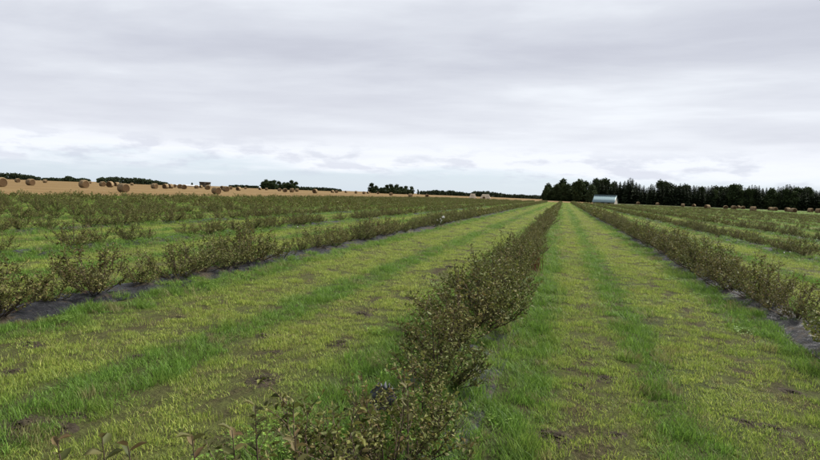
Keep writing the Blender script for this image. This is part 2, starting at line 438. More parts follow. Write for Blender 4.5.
# geometry-node scatter for what cannot be counted
def scatter(name, P, rot, scl, idx, variants, extra=None, **props):
    me = bpy.data.meshes.new(name); me.vertices.add(len(P)); me.vertices.foreach_set('co', np.asarray(P, np.float32).ravel())
    def at(nm, typ, vals, key):
        a = me.attributes.new(nm, typ, 'POINT'); a.data.foreach_set(key, np.asarray(vals).ravel())
    at('rot', 'FLOAT_VECTOR', np.asarray(rot, np.float32), 'vector'); at('scl', 'FLOAT_VECTOR', np.asarray(scl, np.float32), 'vector'); at('idx', 'INT', np.asarray(idx, np.int32), 'value')
    for k, v in (extra or {}).items(): at(k, 'FLOAT', np.asarray(v, np.float32), 'value')
    o = link(name, me, **props)
    c = bpy.data.collections.new(name + '_kinds')
    for j, vm in enumerate(variants):
        c.objects.link(bpy.data.objects.new('%s_kind_%02d' % (name, j), vm))
    ng = bpy.data.node_groups.new(name, 'GeometryNodeTree')
    ng.interface.new_socket('Geometry', in_out='INPUT', socket_type='NodeSocketGeometry')
    ng.interface.new_socket('Geometry', in_out='OUTPUT', socket_type='NodeSocketGeometry')
    gi = ng.nodes.new('NodeGroupInput'); go = ng.nodes.new('NodeGroupOutput')
    ip = ng.nodes.new('GeometryNodeInstanceOnPoints'); ci = ng.nodes.new('GeometryNodeCollectionInfo')
    ci.inputs['Collection'].default_value = c; ci.inputs['Separate Children'].default_value = True; ci.inputs['Reset Children'].default_value = True
    ip.inputs['Pick Instance'].default_value = True
    m2p = ng.nodes.new('GeometryNodeMeshToPoints')
    def na(nm, typ):
        n = ng.nodes.new('GeometryNodeInputNamedAttribute'); n.data_type = typ; n.inputs['Name'].default_value = nm; return n.outputs['Attribute']
    L = ng.links.new
    L(gi.outputs[0], m2p.inputs['Mesh']); L(m2p.outputs[0], ip.inputs['Points']); L(ci.outputs[0], ip.inputs['Instance'])
    L(na('idx', 'INT'), ip.inputs['Instance Index'])
    e2r = ng.nodes.new('FunctionNodeEulerToRotation'); L(na('rot', 'FLOAT_VECTOR'), e2r.inputs[0]); L(e2r.outputs[0], ip.inputs['Rotation'])
    L(na('scl', 'FLOAT_VECTOR'), ip.inputs['Scale']); L(ip.outputs[0], go.inputs[0])
    md = o.modifiers.new('scatter', 'NODES'); md.node_group = ng
    return o

rest = [pts[i] for i in range(len(pts)) if i not in single]
A = np.array(rest); nearm = np.hypot(A[:, 0], A[:, 1]) < 32
scatter('far_berry_bushes', np.stack([A[:, 0], A[:, 1], A[:, 0]*0+0.04], 1), np.stack([A[:, 3]*0, A[:, 3]*0, A[:, 3]], 1),
        np.stack([A[:, 2]*1.08, A[:, 2]*1.08, A[:, 2]], 1), np.where(nearm, 4 + A[:, 5].astype(int) % 4, A[:, 5].astype(int) % 4), BUSH_LO + [b_[0] for b_ in BUSH[:4]], kind='stuff',
        label='far stretch of the berry bush rows merging towards the horizon', category='bushes')

# ------------------------------------------------------------------ grass
def tuft(seed, nb, rad, h0, h1, wid, lean, seg=2):
    g = np.random.default_rng(seed); V, Q, T = [], [], []
    for i in range(nb):
        a = g.uniform(0, 6.283); r = rad*math.sqrt(g.random()); b = np.array([math.cos(a)*r, math.sin(a)*r, 0])
        hh = g.uniform(h0, h1); wd = wid*g.uniform(.7, 1.3); ld = g.uniform(0, 6.283); ln = lean*g.uniform(.2, 1.0)*hh
        d = np.array([math.cos(ld), math.sin(ld), 0]); s = np.array([-d[1], d[0], 0])*wd
        if g.random() < 0.5: s = np.array([g.normal(), g.normal(), 0]); s = s/np.linalg.norm(s)*wd
        m = b + d*ln*0.35 + np.array([0, 0, hh*0.6]); tp = b + d*ln + np.array([0, 0, hh])
        k = len(V); V += [b-s, b+s, m+s*.8, m-s*.8, tp]; Q.append((k, k+1, k+2, k+3)); T.append((k+3, k+2, k+4))
    return np.array(V), Q, T
def b_blade(t, b):
    a = N(t, 'ShaderNodeAttribute', attribute_name='green', attribute_type='INSTANCER').outputs['Fac']
    d = N(t, 'ShaderNodeAttribute', attribute_name='dry', attribute_type='INSTANCER').outputs['Fac']
    rnd = N(t, 'ShaderNodeNewGeometry').outputs['Random Per Island']
    oi = N(t, 'ShaderNodeObjectInfo').outputs['Random']
    yel = ramp_n(t, rnd, [(0.0, (0.10, 0.165, 0.022)), (0.4, (0.240, 0.330, 0.044)), (0.75, (0.37, 0.445, 0.075)), (1.0, (0.52, 0.52, 0.16))])
    grn = ramp_n(t, rnd, [(0.0, (0.042, 0.105, 0.012)), (0.5, (0.100, 0.220, 0.024)), (1.0, (0.20, 0.35, 0.05))])
    c = mix_n(t, a, yel, grn)
    c = mix_n(t, d, c, ramp_n(t, rnd, [(0.0, (0.12, 0.085, 0.04)), (1.0, (0.32, 0.26, 0.14))]))
    c = mix_n(t, math_n(t, 'MULTIPLY', oi, 0.35), c, (0.11, 0.130, 0.03))
    leaf_surface(t, b, c, 0.4)
M_blade = mat('grass_blade', b_blade, 0.6, 0.25)
def tm(*a, **k):
    V, Q, T = tuft(*a, **k); return mesh_np('tuft', V, Q, T, M_blade)
TUFTS = [tm(1, 80, .105, .016, .042, .0017, 1.0), tm(2, 80, .105, .014, .038, .0017, 1.2), tm(3, 70, .115, .02, .052, .0017, .9),  # 0-2 mown
         tm(4, 80, .09, .04, .095, .0018, 1.0), tm(5, 70, .10, .05, .12, .0018, 1.2), tm(6, 64, .08, .035, .08, .0020, 1.3),         # 3-5 long
         tm(7, 26, .07, .08, .22, .0018, .8)]                                                                                        # 6 straw
# low broad-leaved weed
g = np.random.default_rng(31); nl = 46
aa = g.uniform(0, 6.28, nl); rr = 0.11*np.sqrt(g.random(nl)); LPp = np.stack([np.cos(aa)*rr, np.sin(aa)*rr, g.uniform(.02, .09, nl)], 1)
a2 = g.uniform(0, 6.28, nl); LDd = np.stack([np.cos(a2), np.sin(a2), g.uniform(-.1, .4, nl)], 1)
wV, wQ = leaves(LPp, LDd, np.tile([0, 0, 1.0], (nl, 1))+g.normal(0, .2, (nl, 3)), g.uniform(.014, .028, nl), g.uniform(.011, .02, nl))
TUFTS.append(mesh_np('weed', wV, wQ, None, M_blade))

clods = [(22, 428, .26, 'large dark soil clod in the grass near the bottom left corner'), (62, 428, .14, 'small dark soil clod right of the large bottom-left one'), (77, 415, .13, 'small soil clod above and right of the large bottom-left one'),
         (136, 357, .13, None), (264, 380, .20, 'broad soil clod left of the near middle-row bushes'), (273, 354, .15, None), (263, 336, .14, None), (299, 306, .15, None), (328, 310, .15, None), (362, 315, .22, None), (339, 343, .2, None),
         (412, 299, .18, None), (456, 261, .26, None), (451, 268, .3, None), (180, 318, .15, None), (14, 372, .14, None), (30, 344, .16, None),
         (607, 379, .15, None), (547, 331, .12, None), (609, 334, .10, None), (579, 386, .13, None), (552, 437, .22, 'brown soil clod at the bottom edge of the right lane'), (616, 435, .10, None), (671, 362, .14, None), (794, 393, .14, None),
         (771, 428, .14, None), (748, 423, .12, None), (566, 369, .09, None), (718, 389, .10, None)]
CP = np.array([[*ground_at(a, b)[:2], c*.55] for a, b, c, _ in clods])
GP, GR, GS, GI, GG, GD = [], [], [], [], [], []
bands = [(2.2, 8, 115, 1.0), (8, 14, 75, 1.2), (14, 24, 48, 1.5), (24, 42, 20, 2.0), (42, 75, 8, 2.7), (75, 125, 3.4, 3.8), (125, 240, 1.5, 5.5)]
for y0, y1, den, sc in bands:
    # sample a fan around the camera between two depths
    A0 = (y1*y1-y0*y0)*math.tan(R(40)); n = int(den*A0)
    dd = np.sqrt(rng.uniform(y0*y0, y1*y1, n)); tt = rng.uniform(-1, 1, n)*math.tan(R(40))
    x = CF.x*dd + CR.x*dd*tt; y = CF.y*dd + CR.y*dd*tt
    hl = math.hypot(CF.x, CF.y); 
    u = lane_u(x)
    dr = x[:, None]-ROWX[None, :]; jr = np.argmin(abs(dr), 1); dr = dr[np.arange(n), jr]
    inner = 0.30 + (vnoise(x, y, 1.4, 21)-.5)*.22 - np.where((jr == ROWC), .32, 0) - np.where(jr < ROWC-1, .20, 0) - np.where(jr > ROWC+1, .14, 0) + np.where((jr == ROWC-1) & (dr > 0), .07, 0) + np.where((jr == ROWC+1) & (dr < 0), .07, 0)
    onbed = abs(dr) < inner
    # width varies: ragged film edge
    rag = (vnoise(x, y, 1.6, 5)-0.5)*0.05
    e = np.minimum(u, 1-u)
    edge_g = 1-sstep(0.06, 0.17, e+rag*1.8)
    edge_g = np.where((x > ROWX[ROWC]) & (x < ROWX[ROWC+1]) & (u < .5), 1-sstep(0.10, 0.20, u+rag*1.6), edge_g)
    uc = np.where((x > ROWX[ROWC]) & (x < ROWX[ROWC+1]), .43, np.where((x < ROWX[ROWC]) & (x > ROWX[ROWC-1]), .54, .5))
    mid_g = np.clip((1-sstep(0.03, 0.11, np.abs(u-uc)+rag*1.2))*(.95+.3*vnoise(x, y, .5, 51)), 0, 1.1)
    n1_ = vnoise(x, y*0.4, 1.1, 1); n2_ = vnoise(x, y, 4.2, 2); n3_ = vnoise(x, y*0.6, 0.45, 8)
    green = np.clip(np.maximum(edge_g*.95, mid_g*1.0) + (n1_-0.5)*0.65 + (n2_-.5)*.5 + (n3_-.5)*.4 + 0.03, 0, 1)
    soil = sstep(0.60, 0.74, vnoise(x, y*0.5, 2.3, 4)*0.6+vnoise(x, y, 6, 7)*0.4 + 0.05*np.exp(-((np.minimum(abs(u-.26), abs(u-.74)))/.06)**2))
    fine_gap = sstep(.56, .72, vnoise(x, y, 7.5, 31)*.6+vnoise(x, y, 15, 33)*.4)*(1-.7*np.maximum(edge_g, mid_g))
    for u0 in (.60, .665, .73, .795, .22, .3): soil = np.maximum(soil, .75*np.exp(-((u-u0)/.010)**2)*(vnoise(x, y*.5, .9, 41+int(u0*100)) > .3))
    soil = soil*(1-.9*np.clip(np.maximum(edge_g, mid_g), 0, 1))
    keep = (rng.random(n) > np.maximum(soil*0.85, fine_gap*.8)) & (~onbed | (rng.random(n) < 0.10*(vnoise(x, y, 2.0, 9) > 0.55)))
    for cx, cy, cr in CP: keep &= ((x-cx)**2+((y-cy)*1.0)**2 > (cr*rng.uniform(.55, 1.05, n))**2)
    keep &= (y > 0.5) & (x > -49)
    x, y, u, green, edge_g, mid_g, n2_, onbed = [q[keep] for q in (x, y, u, green, edge_g, mid_g, n2_, onbed)]
    m = len(x); r = rng.random(m)
    tall = np.clip(edge_g*0.6 + mid_g*0.22 + (green > .75)*0.12, 0, 1)*(0.2+1.2*n2_)
    kind = np.where(r < tall, rng.integers(3, 6, m), rng.integers(0, 3, m))
    kind = np.where((rng.random(m) < 0.012) & (edge_g > .3), 6, kind)
    kind = np.where((rng.random(m) < 0.16*(vnoise(x, y, 1.3, 12) > .66)) & (edge_g > .2), 7, kind)
    dry = np.where(kind == 6, 0.95, np.where(rng.random(m) < .09, .75, 0.05))
    drk = dr[keep]; GP.append(np.stack([x, y, .088*np.clip(1-(drk/.45)**2, 0, 1)], 1)); GR.append(np.stack([rng.normal(0, .12, m), rng.normal(0, .12, m), rng.uniform(0, 6.28, m)], 1))
    zs = rng.uniform(.7, 1.3, m)*(.55+.75*vnoise(x, y, 3.1, 15))*(1+0.12*(sc-1)); hs = rng.uniform(.8, 1.25, m)*sc
    GS.append(np.stack([hs, hs, zs], 1)); GI.append(kind); GG.append(np.where(kind == 7, .9, green)); GD.append(dry)
GP, GR, GS, GI, GG, GD = map(np.concatenate, (GP, GR, GS, GI, GG, GD))
scatter('grass', GP, GR, GS, GI, TUFTS, {'green': GG, 'dry': GD}, kind='stuff', label='mown yellow-green grass with darker green strips between the rows', category='grass')

# ------------------------------------------------------------------ trees
def b_needle(c0, c1):
    def f(t, b):
        rnd = N(t, 'ShaderNodeNewGeometry').outputs['Random Per Island']; oi = N(t, 'ShaderNodeObjectInfo').outputs['Random']
        c = ramp_n(t, rnd, [(0.0, c0), (1.0, c1)])
        c = mix_n(t, math_n(t, 'MULTIPLY', oi, 0.5), c, tuple(q*0.6 for q in c0))
        leaf_surface(t, b, c, 0.1)
    return f
M_spruce = mat('spruce_needles', b_needle((0.016, 0.024, 0.012), (0.032, 0.046, 0.020)), 0.8, 0.1)
M_broad = mat('broadleaf_leaves', b_needle((0.026, 0.044, 0.016), (0.062, 0.082, 0.030)), 0.8, 0.1)
M_pale = mat('pale_broadleaf_leaves', b_needle((0.040, 0.062, 0.026), (0.085, 0.11, 0.045)), 0.8, 0.1)
M_bark = mat('tree_bark', lambda t, b: ramp_n(t, noise_n(t, pos(t), 3, 4), [(0.3, (0.035, 0.027, 0.02)), (0.7, (0.09, 0.07, 0.055))]), 0.9, 0.1)

def make_spruce(seed, h=15, r=2.4, lo=0.04):
    g = np.random.default_rng(seed); P, D, Nn, L, W = [], [], [], [], []
    nt_ = 26
    for k in range(nt_):
        f = lo + (1-lo)*(k/nt_)**0.95; z = f*h; rad = r*(1-f)**0.62*g.uniform(.7, 1.15) + 0.25
        nb = max(6, int(12*(1-f)+5)); off = g.uniform(0, 6.28)
        for j in range(nb):
            a = off + j*6.283/nb + g.normal(0, .15); rl = rad*g.uniform(.65, 1.1)
            d = np.array([math.cos(a), math.sin(a), -0.28])
            for q in range(3):
                P.append(np.array([0, 0, z+g.normal(0, .15)])+d*rl*(q*0.3)); D.append(d + g.normal(0, .25, 3)); Nn.append(np.array([0, 0, 1])+g.normal(0, .5, 3)); L.append(rl*0.48); W.append(max(.3, rl*.42))
    P.append(np.array([0, 0, h*.94])); D.append(np.array([0, 0, 1.0])); Nn.append(np.array([1., 0, 0])); L.append(h*.07); W.append(.3)
    V, Q = leaves(np.array(P), np.array(D), np.array(Nn), np.array(L), np.array(W), 0.3, .1)
    tp = [np.array([[0, 0, -.1], [0, 0, h*.5], [0, 0, h*.96]])]; tV, tQ = tubes(tp, [np.array([.2, .12, .03])], 6)
    return mesh_np('crown', V, Q, None, M_spruce), mesh_np('trunk', tV, tQ, None, M_bark, True)
def make_broad(seed, h=11, r=3.2, m=None, lo=0.05, n=2200):
    g = np.random.default_rng(seed)
    nc = 26; C = []
    for k in range(nc):
        f = g.uniform(lo+.06, .93); a = g.uniform(0, 6.28); rr = r*math.sin(min(1, (f-lo)/(1-lo)*1.1+.12)*math.pi*0.92)**.7*g.uniform(.25, .8)
        C.append((math.cos(a)*rr, math.sin(a)*rr, f*h, r*g.uniform(.28, .48)))
    C = np.array(C); ci = g.integers(0, nc, n); dirs = unit(g.normal(0, 1, (n, 3)))
    P = C[ci, :3] + dirs*C[ci, 3:4]*g.uniform(.55, 1.05, (n, 1))
    D = unit(g.normal(0, 1, (n, 3))+dirs*.6); V, Q = leaves(P, D, dirs+g.normal(0, .4, (n, 3)), g.uniform(.4, .9, n), g.uniform(.35, .65, n))
    paths = [np.array([[0, 0, -.1], [.1, .05, h*.3], [0, .1, h*.7]])]; rad = [np.array([.24, .17, .06])]
    for k in range(6):
        paths.append(np.array([[0.05, .05, h*(.2+.06*k)], C[k, :3]*[.5, .5, .9], C[k, :3]])); rad.append(np.array([.09, .06, .03]))
    tV, tQ = tubes(paths, rad, 5)
    return mesh_np('crown', V, Q, None, m or M_broad), mesh_np('trunk', tV, tQ, None, M_bark, True)
SPR = [make_spruce(300+i, h, r) for i, (h, r) in enumerate([(15, 2.5), (15, 2.0), (15, 2.9), (15, 2.3), (15, 2.7)])]
BRO = [make_broad(320+i, 11, r) for i, r in enumerate([3.0, 3.6, 2.6, 3.3])]
PAL = make_broad(340, 11, 3.6, M_pale, 0.08)
def tree(kinds, px, dist, h, label, group, wid=1.0, base=15.0, name='tree'):
    p = along(px, dist); p.z = terrain(p.x)
    e = link(name, None, None, p, random.uniform(0, 6.28), label=label, category='tree', group=group)
    s = h/base; e.scale = (s*wid, s*wid, s)
    link('crown', kinds[0], e); link('trunk', kinds[1], e)
    return e
# forest edge along the right: photo column -> height of the skyline above the horizon in photo pixels
SKY_R = [(543, 7), (546, 15), (550, 13), (556, 15), (562, 19), (568, 15), (574, 17), (580, 21), (586, 17), (594, 23), (600, 20), (606, 20), (612, 19), (618, 20),
         (625, 22), (630, 25), (634, 20), (640, 17), (646, 15), (651, 19), (656, 14), (661, 22), (667, 22), (672, 18), (681, 21), (688, 18), (694, 19), (700, 18), (706, 18), (712, 19), (718, 18),
         (724, 18), (730, 21), (738, 21), (744, 18), (750, 21), (758, 20), (763, 18), (768, 19), (775, 18), (780, 21), (786, 25), (793, 21), (798, 19), (804, 20), (810, 19), (818, 18), (830, 19), (845, 19)]
sk = np.array(SKY_R)
fg = np.random.default_rng(77); nfor = 0
def forest_depth(px): return 330 + 70*(1-min(1, max(0, (px-543)/110))) - 40*max(0, (px-640)/200)
for row in range(3):
    px = 545.0 if row else 544.0
    while px < 842:
        dist = forest_depth(px) + row*9 + fg.uniform(-2, 2)
        hp = np.interp(px, sk[:, 0], sk[:, 1])
        want = hp*dist/F + 1.6
        h = want*(fg.uniform(0.93, 1.05) if row == 1 else fg.uniform(0.74, 0.98) if row == 0 else fg.uniform(.9, 1.0))
        broad = fg.random() < (0.55 if px < 605 else 0.22)
        if abs(px-590) < 7 and row == 0: px += 2.6; continue
        kk = BRO[int(fg.integers(0, 4))] if broad else SPR[int(fg.integers(0, 5))]
        where = ['front', 'middle', 'back'][row] + ' of the dark forest ' + ('left of the blue-roofed barn' if px < 592 else 'behind the blue-roofed barn' if px < 620 else 'just right of the barn' if px < 660 else 'midway from barn to largest bale' if px < 735 else 'behind the largest bale' if px < 775 else 'near the right edge')
        tree(kk, px, dist, h, ('round tree at the ' if broad else 'pointed spruce at the ') + where, 'trees of the forest edge', fg.uniform(1.15, 1.6)*(1.0 if not broad else .75), 11 if broad else 15,
             'broadleaf_tree' if broad else 'spruce_tree')
        nfor += 1
        px += fg.uniform(2.8, 4.8)
tree(PAL, 591, 290, 8.6, 'paler grey-green round tree just left of the blue-roofed barn', 'trees of the forest edge', 1.0, 11, 'broadleaf_tree')
tree(BRO[2], 545.5, 395, 11.5, 'lone slim tree at the far left tip of the forest', 'trees of the forest edge', 0.6, 11, 'broadleaf_tree')
# two clumps on the left horizon
def clump(xs_, hs_, dist, words):
    for i, (x, hp) in enumerate(zip(xs_, hs_)):
        d = dist + fg.uniform(-12, 12)
        tree(BRO[i % 4], x, d, hp*d/F + 1.3, '%s tree from the left in the clump %s' % (['leftmost', 'second', 'third', 'fourth', 'fifth', 'sixth', 'seventh', 'eighth', 'ninth', 'tenth', 'eleventh'][i], words),
             'trees of the clumps on the left horizon', 1.45, 11, 'broadleaf_tree')
        if i: tree(BRO[(i+2) % 4], (x+xs_[i-1])/2, d-8, hp*.62*d/F + 1.3, 'low bushy tree filling a gap in the clump %s' % words, 'low trees of the clumps on the left horizon', 1.9, 11, 'broadleaf_tree')
clump([262.5, 266.5, 270.5, 274.5, 279, 283.5, 287.5, 291, 295.5], [6, 8, 8.5, 8, 7, 6, 7.5, 8.5, 7], 560, 'behind the bales left of centre')
clump([371.5, 376, 381, 386.5, 391, 396, 401, 406, 411.5], [8.5, 6, 5.5, 7.5, 8, 8, 7.5, 7, 6.5], 540, 'nearer the centre of the horizon')
tree(BRO[1], 418, 640, 5.5, 'single small tree right of the central clump on the horizon', 'lone trees on the left horizon', .8, 11, 'broadleaf_tree')
tree(BRO[2], 192, 640, 4.6, 'single small tree above the long white building on the left horizon', 'lone trees on the left horizon', 1.0, 11, 'broadleaf_tree')

# far woods that read as one mass
def far_wood(profile, dist, label, n_per_px=60):
    g = np.random.default_rng(abs(int(profile[0][0]))+9); pr = np.array(profile, float); P = []
    n = int((pr[-1, 0]-pr[0, 0])*n_per_px); px = g.uniform(pr[0, 0], pr[-1, 0], n); top = np.interp(px, pr[:, 0], pr[:, 1])
    top = top*(0.82+0.36*vnoise(px, px*0, 0.7, 3)); fr = g.random(n)**.8
    d0 = dist + g.uniform(0, 40, n)
    pts_ = [along(a, b) for a, b in zip(px, d0)]
    zz = (top*fr)*d0/F + 1.5*fr
    P = np.array([[q.x, q.y, z + .2] for q, z in zip(pts_, zz)])
    s = dist/F*1.1
    V, Q = leaves(P, g.normal(0, 1, (n, 3)), g.normal(0, 1, (n, 3)), np.full(n, 1.2*s), np.full(n, 1.1*s))
    link('distant_wood', mesh_np('distant_wood', V, Q, None, M_spruce), kind='stuff', label=label, category='wood')
far_wood([(-30, 4), (0, 4.6), (14, 4.6), (28, 3.4), (40, 1.6)], 900, 'low dark wood at the left edge of the horizon')
far_wood([(42, 1.2), (55, 1.6), (62, 1.4), (66, 3.4), (72, 3.4), (76, 1.6), (82, 2.6), (90, 1.5)], 850, 'thin tree line behind the leftmost bales')
far_wood([(97, 2.5), (102, 3.8), (112, 4.6), (128, 4.2), (140, 4.4), (150, 3.4), (160, 2.0), (168, .8)], 700, 'broad dark wood behind the big bale on the left')
far_wood([(229, .6), (240, 1.2), (258, .9)], 900, 'faint low tree line left of the first clump')
far_wood([(299, 1.6), (308, 1.6), (322, 1.8), (334, 1.2), (341, .5)], 800, 'low tree line between the two clumps on the horizon')
far_wood([(420, 2.0), (428, 2.4), (438, 3.2), (446, 2.8), (451, 3.6), (456, 2.4), (462, 2.6), (468, 1.2), (474, 4.0), (482, 3.6), (490, 3.8), (500, 2.8), (508, 1.6), (522, 2.0), (530, 1.4), (536, 2.0), (543, 1.6)], 760,
         'uneven low tree line along the horizon right of the clumps')

# ------------------------------------------------------------------ straw bales
def b_straw(c0, c1, c2):
    def f(t, b):
        P = N(t, 'ShaderNodeTexCoord').outputs['Object']
        a = noise_n(t, mapping_n(t, P, (2, 9, 9)), 1.0, 5, .7); k = noise_n(t, P, 2.5, 3)
        c = ramp_n(t, a, [(0.3, c0), (0.5, c1), (0.7, c2)])
        c = mix_n(t, ramp_n(t, k, [(0.45, 0.0), (0.7, .5)]), c, c0)
        c = mix_n(t, math_n(t, 'MULTIPLY', N(t, 'ShaderNodeObjectInfo').outputs['Random'], .45), c, c0)
        bump(t, b, a, .8, .05); return c
    return f
M_straw = mat('straw_wrapped_side', b_straw((0.12, 0.085, 0.045), (0.21, 0.152, 0.085), (0.31, 0.24, 0.145)), .95, .1)
M_strawend = mat('straw_cut_end', b_straw((0.050, 0.030, 0.015), (0.095, 0.058, 0.028), (0.145, 0.095, 0.048)), .95, .1)
BR, BW = 0.70, 1.25
def make_bale(seed):
    g = np.random.default_rng(seed); ns = 28
    prof = [(-BW/2, BR-.10), (-BW/2+.05, BR-.02), (-BW/4, BR+.005), (0, BR), (BW/4, BR+.005), (BW/2-.05, BR-.02), (BW/2, BR-.10)]
    ang = np.arange(ns)*2*np.pi/ns; V = []
    lump = 1+0.02*np.sin(ang*3+g.uniform(0, 6))+g.normal(0, .008, ns)
    def pt(x, r, i):
        z = math.sin(ang[i])*r*lump[i]; y = math.cos(ang[i])*r*lump[i]
        if z < 0: y *= 1+0.05*(-z/BR); z = max(z, -BR*.955)
        return (x, y, z+BR*.95)
    for x, r in prof: V += [pt(x, r, i) for i in range(ns)]
    q = [(j*ns+i, j*ns+(i+1) % ns, (j+1)*ns+(i+1) % ns, (j+1)*ns+i) for j in range(len(prof)-1) for i in range(ns)]
    body = mesh_np('roll', V, q, None, M_straw, True)
    ends = []
    for s in (-1, 1):           # spiral end: rings stepping in and out
        E = []; rs = [BR-.10, BR-.17, BR-.24, BR-.33, BR-.42, BR-.52, .06]
        for k, r in enumerate(rs): E += [pt(s*(BW/2 + (0 if k == 0 else .012 if k % 2 else -.025)), r, i) for i in range(ns)]
        c = len(E); E.append((s*(BW/2-.03), 0, BR*.95)); qq = [(j*ns+i, j*ns+(i+1) % ns, (j+1)*ns+(i+1) % ns, (j+1)*ns+i) for j in range(len(rs)-1) for i in range(ns)]
        tt = [((len(rs)-1)*ns+i, (len(rs)-1)*ns+(i+1) % ns, c) for i in range(ns)]
        ends.append(mesh_np('cut_end', E, qq, tt, M_strawend))
    return body, ends
BALES = [make_bale(k) for k in range(3)]
LB = [(0.3, 9.3), (17.5, 4), (30.5, 6.8), (45, 3.4), (84, 7.4), (90, 2.4), (102.5, 5), (110, 5.6), (116.7, 4.3), (123.5, 9.0), (132, 2.7), (154.5, 5.4), (165.5, 5), (170.5, 4.5), (174.5, 3.2),
      (180, 4.2), (184, 4.8), (196.5, 3.6), (201, 2.8), (207.5, 4.4), (216.5, 7.4), (222.5, 4.2), (226, 5.6), (230.5, 3.2), (238.5, 4.2), (245.5, 2.2), (260, 2.5), (266.5, 2.6), (279.5, 3.1), (285, 4), (292, 3.9), (297, 3),
      (315, 4), (332.5, 2.7), (336.5, 2.7), (346, 2.2), (356, 2.6), (364, 2.8), (368, 2.2), (378, 2.3), (391, 3.1), (410.5, 3.9), (427, 3.1), (484, 2.6)]
RB = [(638, 2.6), (657.5, 2.7), (683, 3.1), (694, 2.9), (707.5, 4.4), (725.7, 4), (733.8, 4), (738.5, 3.1), (743, 3.6), (753.4, 5.2), (770.5, 3.9), (775, 4), (787.8, 4.4), (793.6, 4.9), (810.5, 4.1), (818.5, 4.5)]
ORDN[0] = 'first'
special = {0: 'large round straw bale cut by the left edge of the picture', 9: 'largest round straw bale on the left stubble, in front of the broad dark wood',
           4: 'big round straw bale standing alone between the two leftmost groups', 20: 'big dark round straw bale left of the first tree clump', 43: 'small round bale between the two pale straw stacks'}
for side, LBs in ((0, LB), (1, RB)):
    for i, (px, dpx) in enumerate(LBs):
        dist = F*2*BR*0.97/dpx; p = along(px, dist); p.z = terrain(p.x) + (0.03 if side == 0 else 0)
        lab = special.get(i) if side == 0 else ('largest round straw bale on the grass before the forest' if i == 9 else None)
        if lab is None: lab = 'round straw bale, %s from the left %s' % (ORDN[i], 'on the stubble field' if side == 0 else 'on the grass before the forest')
        view = math.atan2(p.y, p.x)
        rz = view + random.choice([0.5, 0.9, -0.6, 1.2, 0.35, -1.0]) + random.uniform(-.2, .2)
        if i in (4, 9, 2, 0) and side == 0: rz = view + 0.62
        e = link('straw_bale', None, None, p, rz, label=lab, category='straw bale', group='round straw bales on the fields')
        bs = random.uniform(.93, 1.06); e.scale = (random.uniform(.9, 1.05), bs*1.02, bs)
        body, ends = BALES[i % 3]
        link('roll', body, e)
        for en in ends: link('cut_end', en, e)

# ------------------------------------------------------------------ buildings
def box(V, Q, x0, x1, y0, y1, z0, z1):
    k = len(V); V += [(x0, y0, z0), (x1, y0, z0), (x1, y1, z0), (x0, y1, z0), (x0, y0, z1), (x1, y0, z1), (x1, y1, z1), (x0, y1, z1)]
    for f in ((0, 3, 2, 1), (4, 5, 6, 7), (0, 1, 5, 4), (1, 2, 6, 5), (2, 3, 7, 6), (3, 0, 4, 7)): Q.append(tuple(k+i for i in f))
def boxes(name, lst, m, parent, **pr):
    V, Q = [], []
    for b in lst: box(V, Q, *b)
    return link(name, mesh_np(name, V, Q, None, m), parent, **pr)
M_cream = mat('cream_wall', lambda t, b: ramp_n(t, noise_n(t, pos(t), 1.2, 4), [(.3, (.20, .18, .15)), (.7, (.32, .295, .25))]), .9, .2)
M_teal = mat('pale_teal_roof', lambda t, b: ramp_n(t, noise_n(t, mapping_n(t, pos(t), (2, 2, .4)), 1.0, 4), [(.3, (.13, .195, .21)), (.7, (.18, .255, .27))]), .55, .4)
M_dark = mat('dark_opening', lambda t, b: (0.03, 0.028, 0.026), .9, .1)
M_palestraw = mat('pale_straw', b_straw((0.50, 0.43, 0.33), (0.66, 0.58, 0.46), (0.78, 0.70, 0.58)), .95, .1)
M_white = mat('white_sheeting', lambda t, b: ramp_n(t, noise_n(t, pos(t), .3, 3), [(.3, (.45, .46, .47)), (.7, (.58, .58, .58))]), .6, .3)
bp = along(605.3, 235); view = math.atan2(bp.y, bp.x)
barn = link('blue_roofed_barn', None, None, bp, view - math.pi/2 - 0.24, label='small barn with pale teal roof and cream walls in front of the forest', category='barn')
Lh, Wh, eh, rh = 4.3, 3.0, 1.15, 3.6
boxes('wall', [(-Lh+.2, Lh-.2, -Wh+.35, -Wh+.55, 0, eh+.1)], M_cream, barn)
boxes('wall', [(-Lh+.2, Lh-.2, Wh-.55, Wh-.35, 0, eh+.1)], M_cream, barn)
for s in (-1, 1):
    xg = s*(Lh-.3); t_ = .1
    V = [(xg-t_, -Wh+.55, 0), (xg-t_, Wh-.55, 0), (xg-t_, Wh-.55, eh+.1), (xg-t_, 0, rh-.12), (xg-t_, -Wh+.55, eh+.1)]
    V += [(x+2*t_, y, z) for x, y, z in V]
    me = bpy.data.meshes.new('gable_wall'); me.from_pydata(V, [], [(0, 1, 2, 3, 4), (9, 8, 7, 6, 5)] + [(i, 5+i, 5+(i+1) % 5, (i+1) % 5) for i in range(5)]); me.materials.append(M_cream)
    link('gable_wall', me, barn)
for s in (-1, 1):           # two roof slopes with standing ribs
    V, Q = [], []
    n = 24
    for i in range(n+1):
        x = -Lh + 2*Lh*i/n; up_ = .06 if i % 2 else 0
        V += [(x, s*Wh, eh-.25+up_), (x, 0, rh+up_), (x, s*Wh, eh-.33), (x, 0, rh-.1)]
    for i in range(n):
        a = 4*i; Q += [(a, a+1, a+5, a+4), (a+2, a+6, a+7, a+3), (a, a+4, a+6, a+2), (a+1, a+3, a+7, a+5)]
    Q += [(0, 2, 3, 1), (4*n, 4*n+1, 4*n+3, 4*n+2)]
    link('roof_slope', mesh_np('roof_slope', V, Q, None, M_teal), barn)
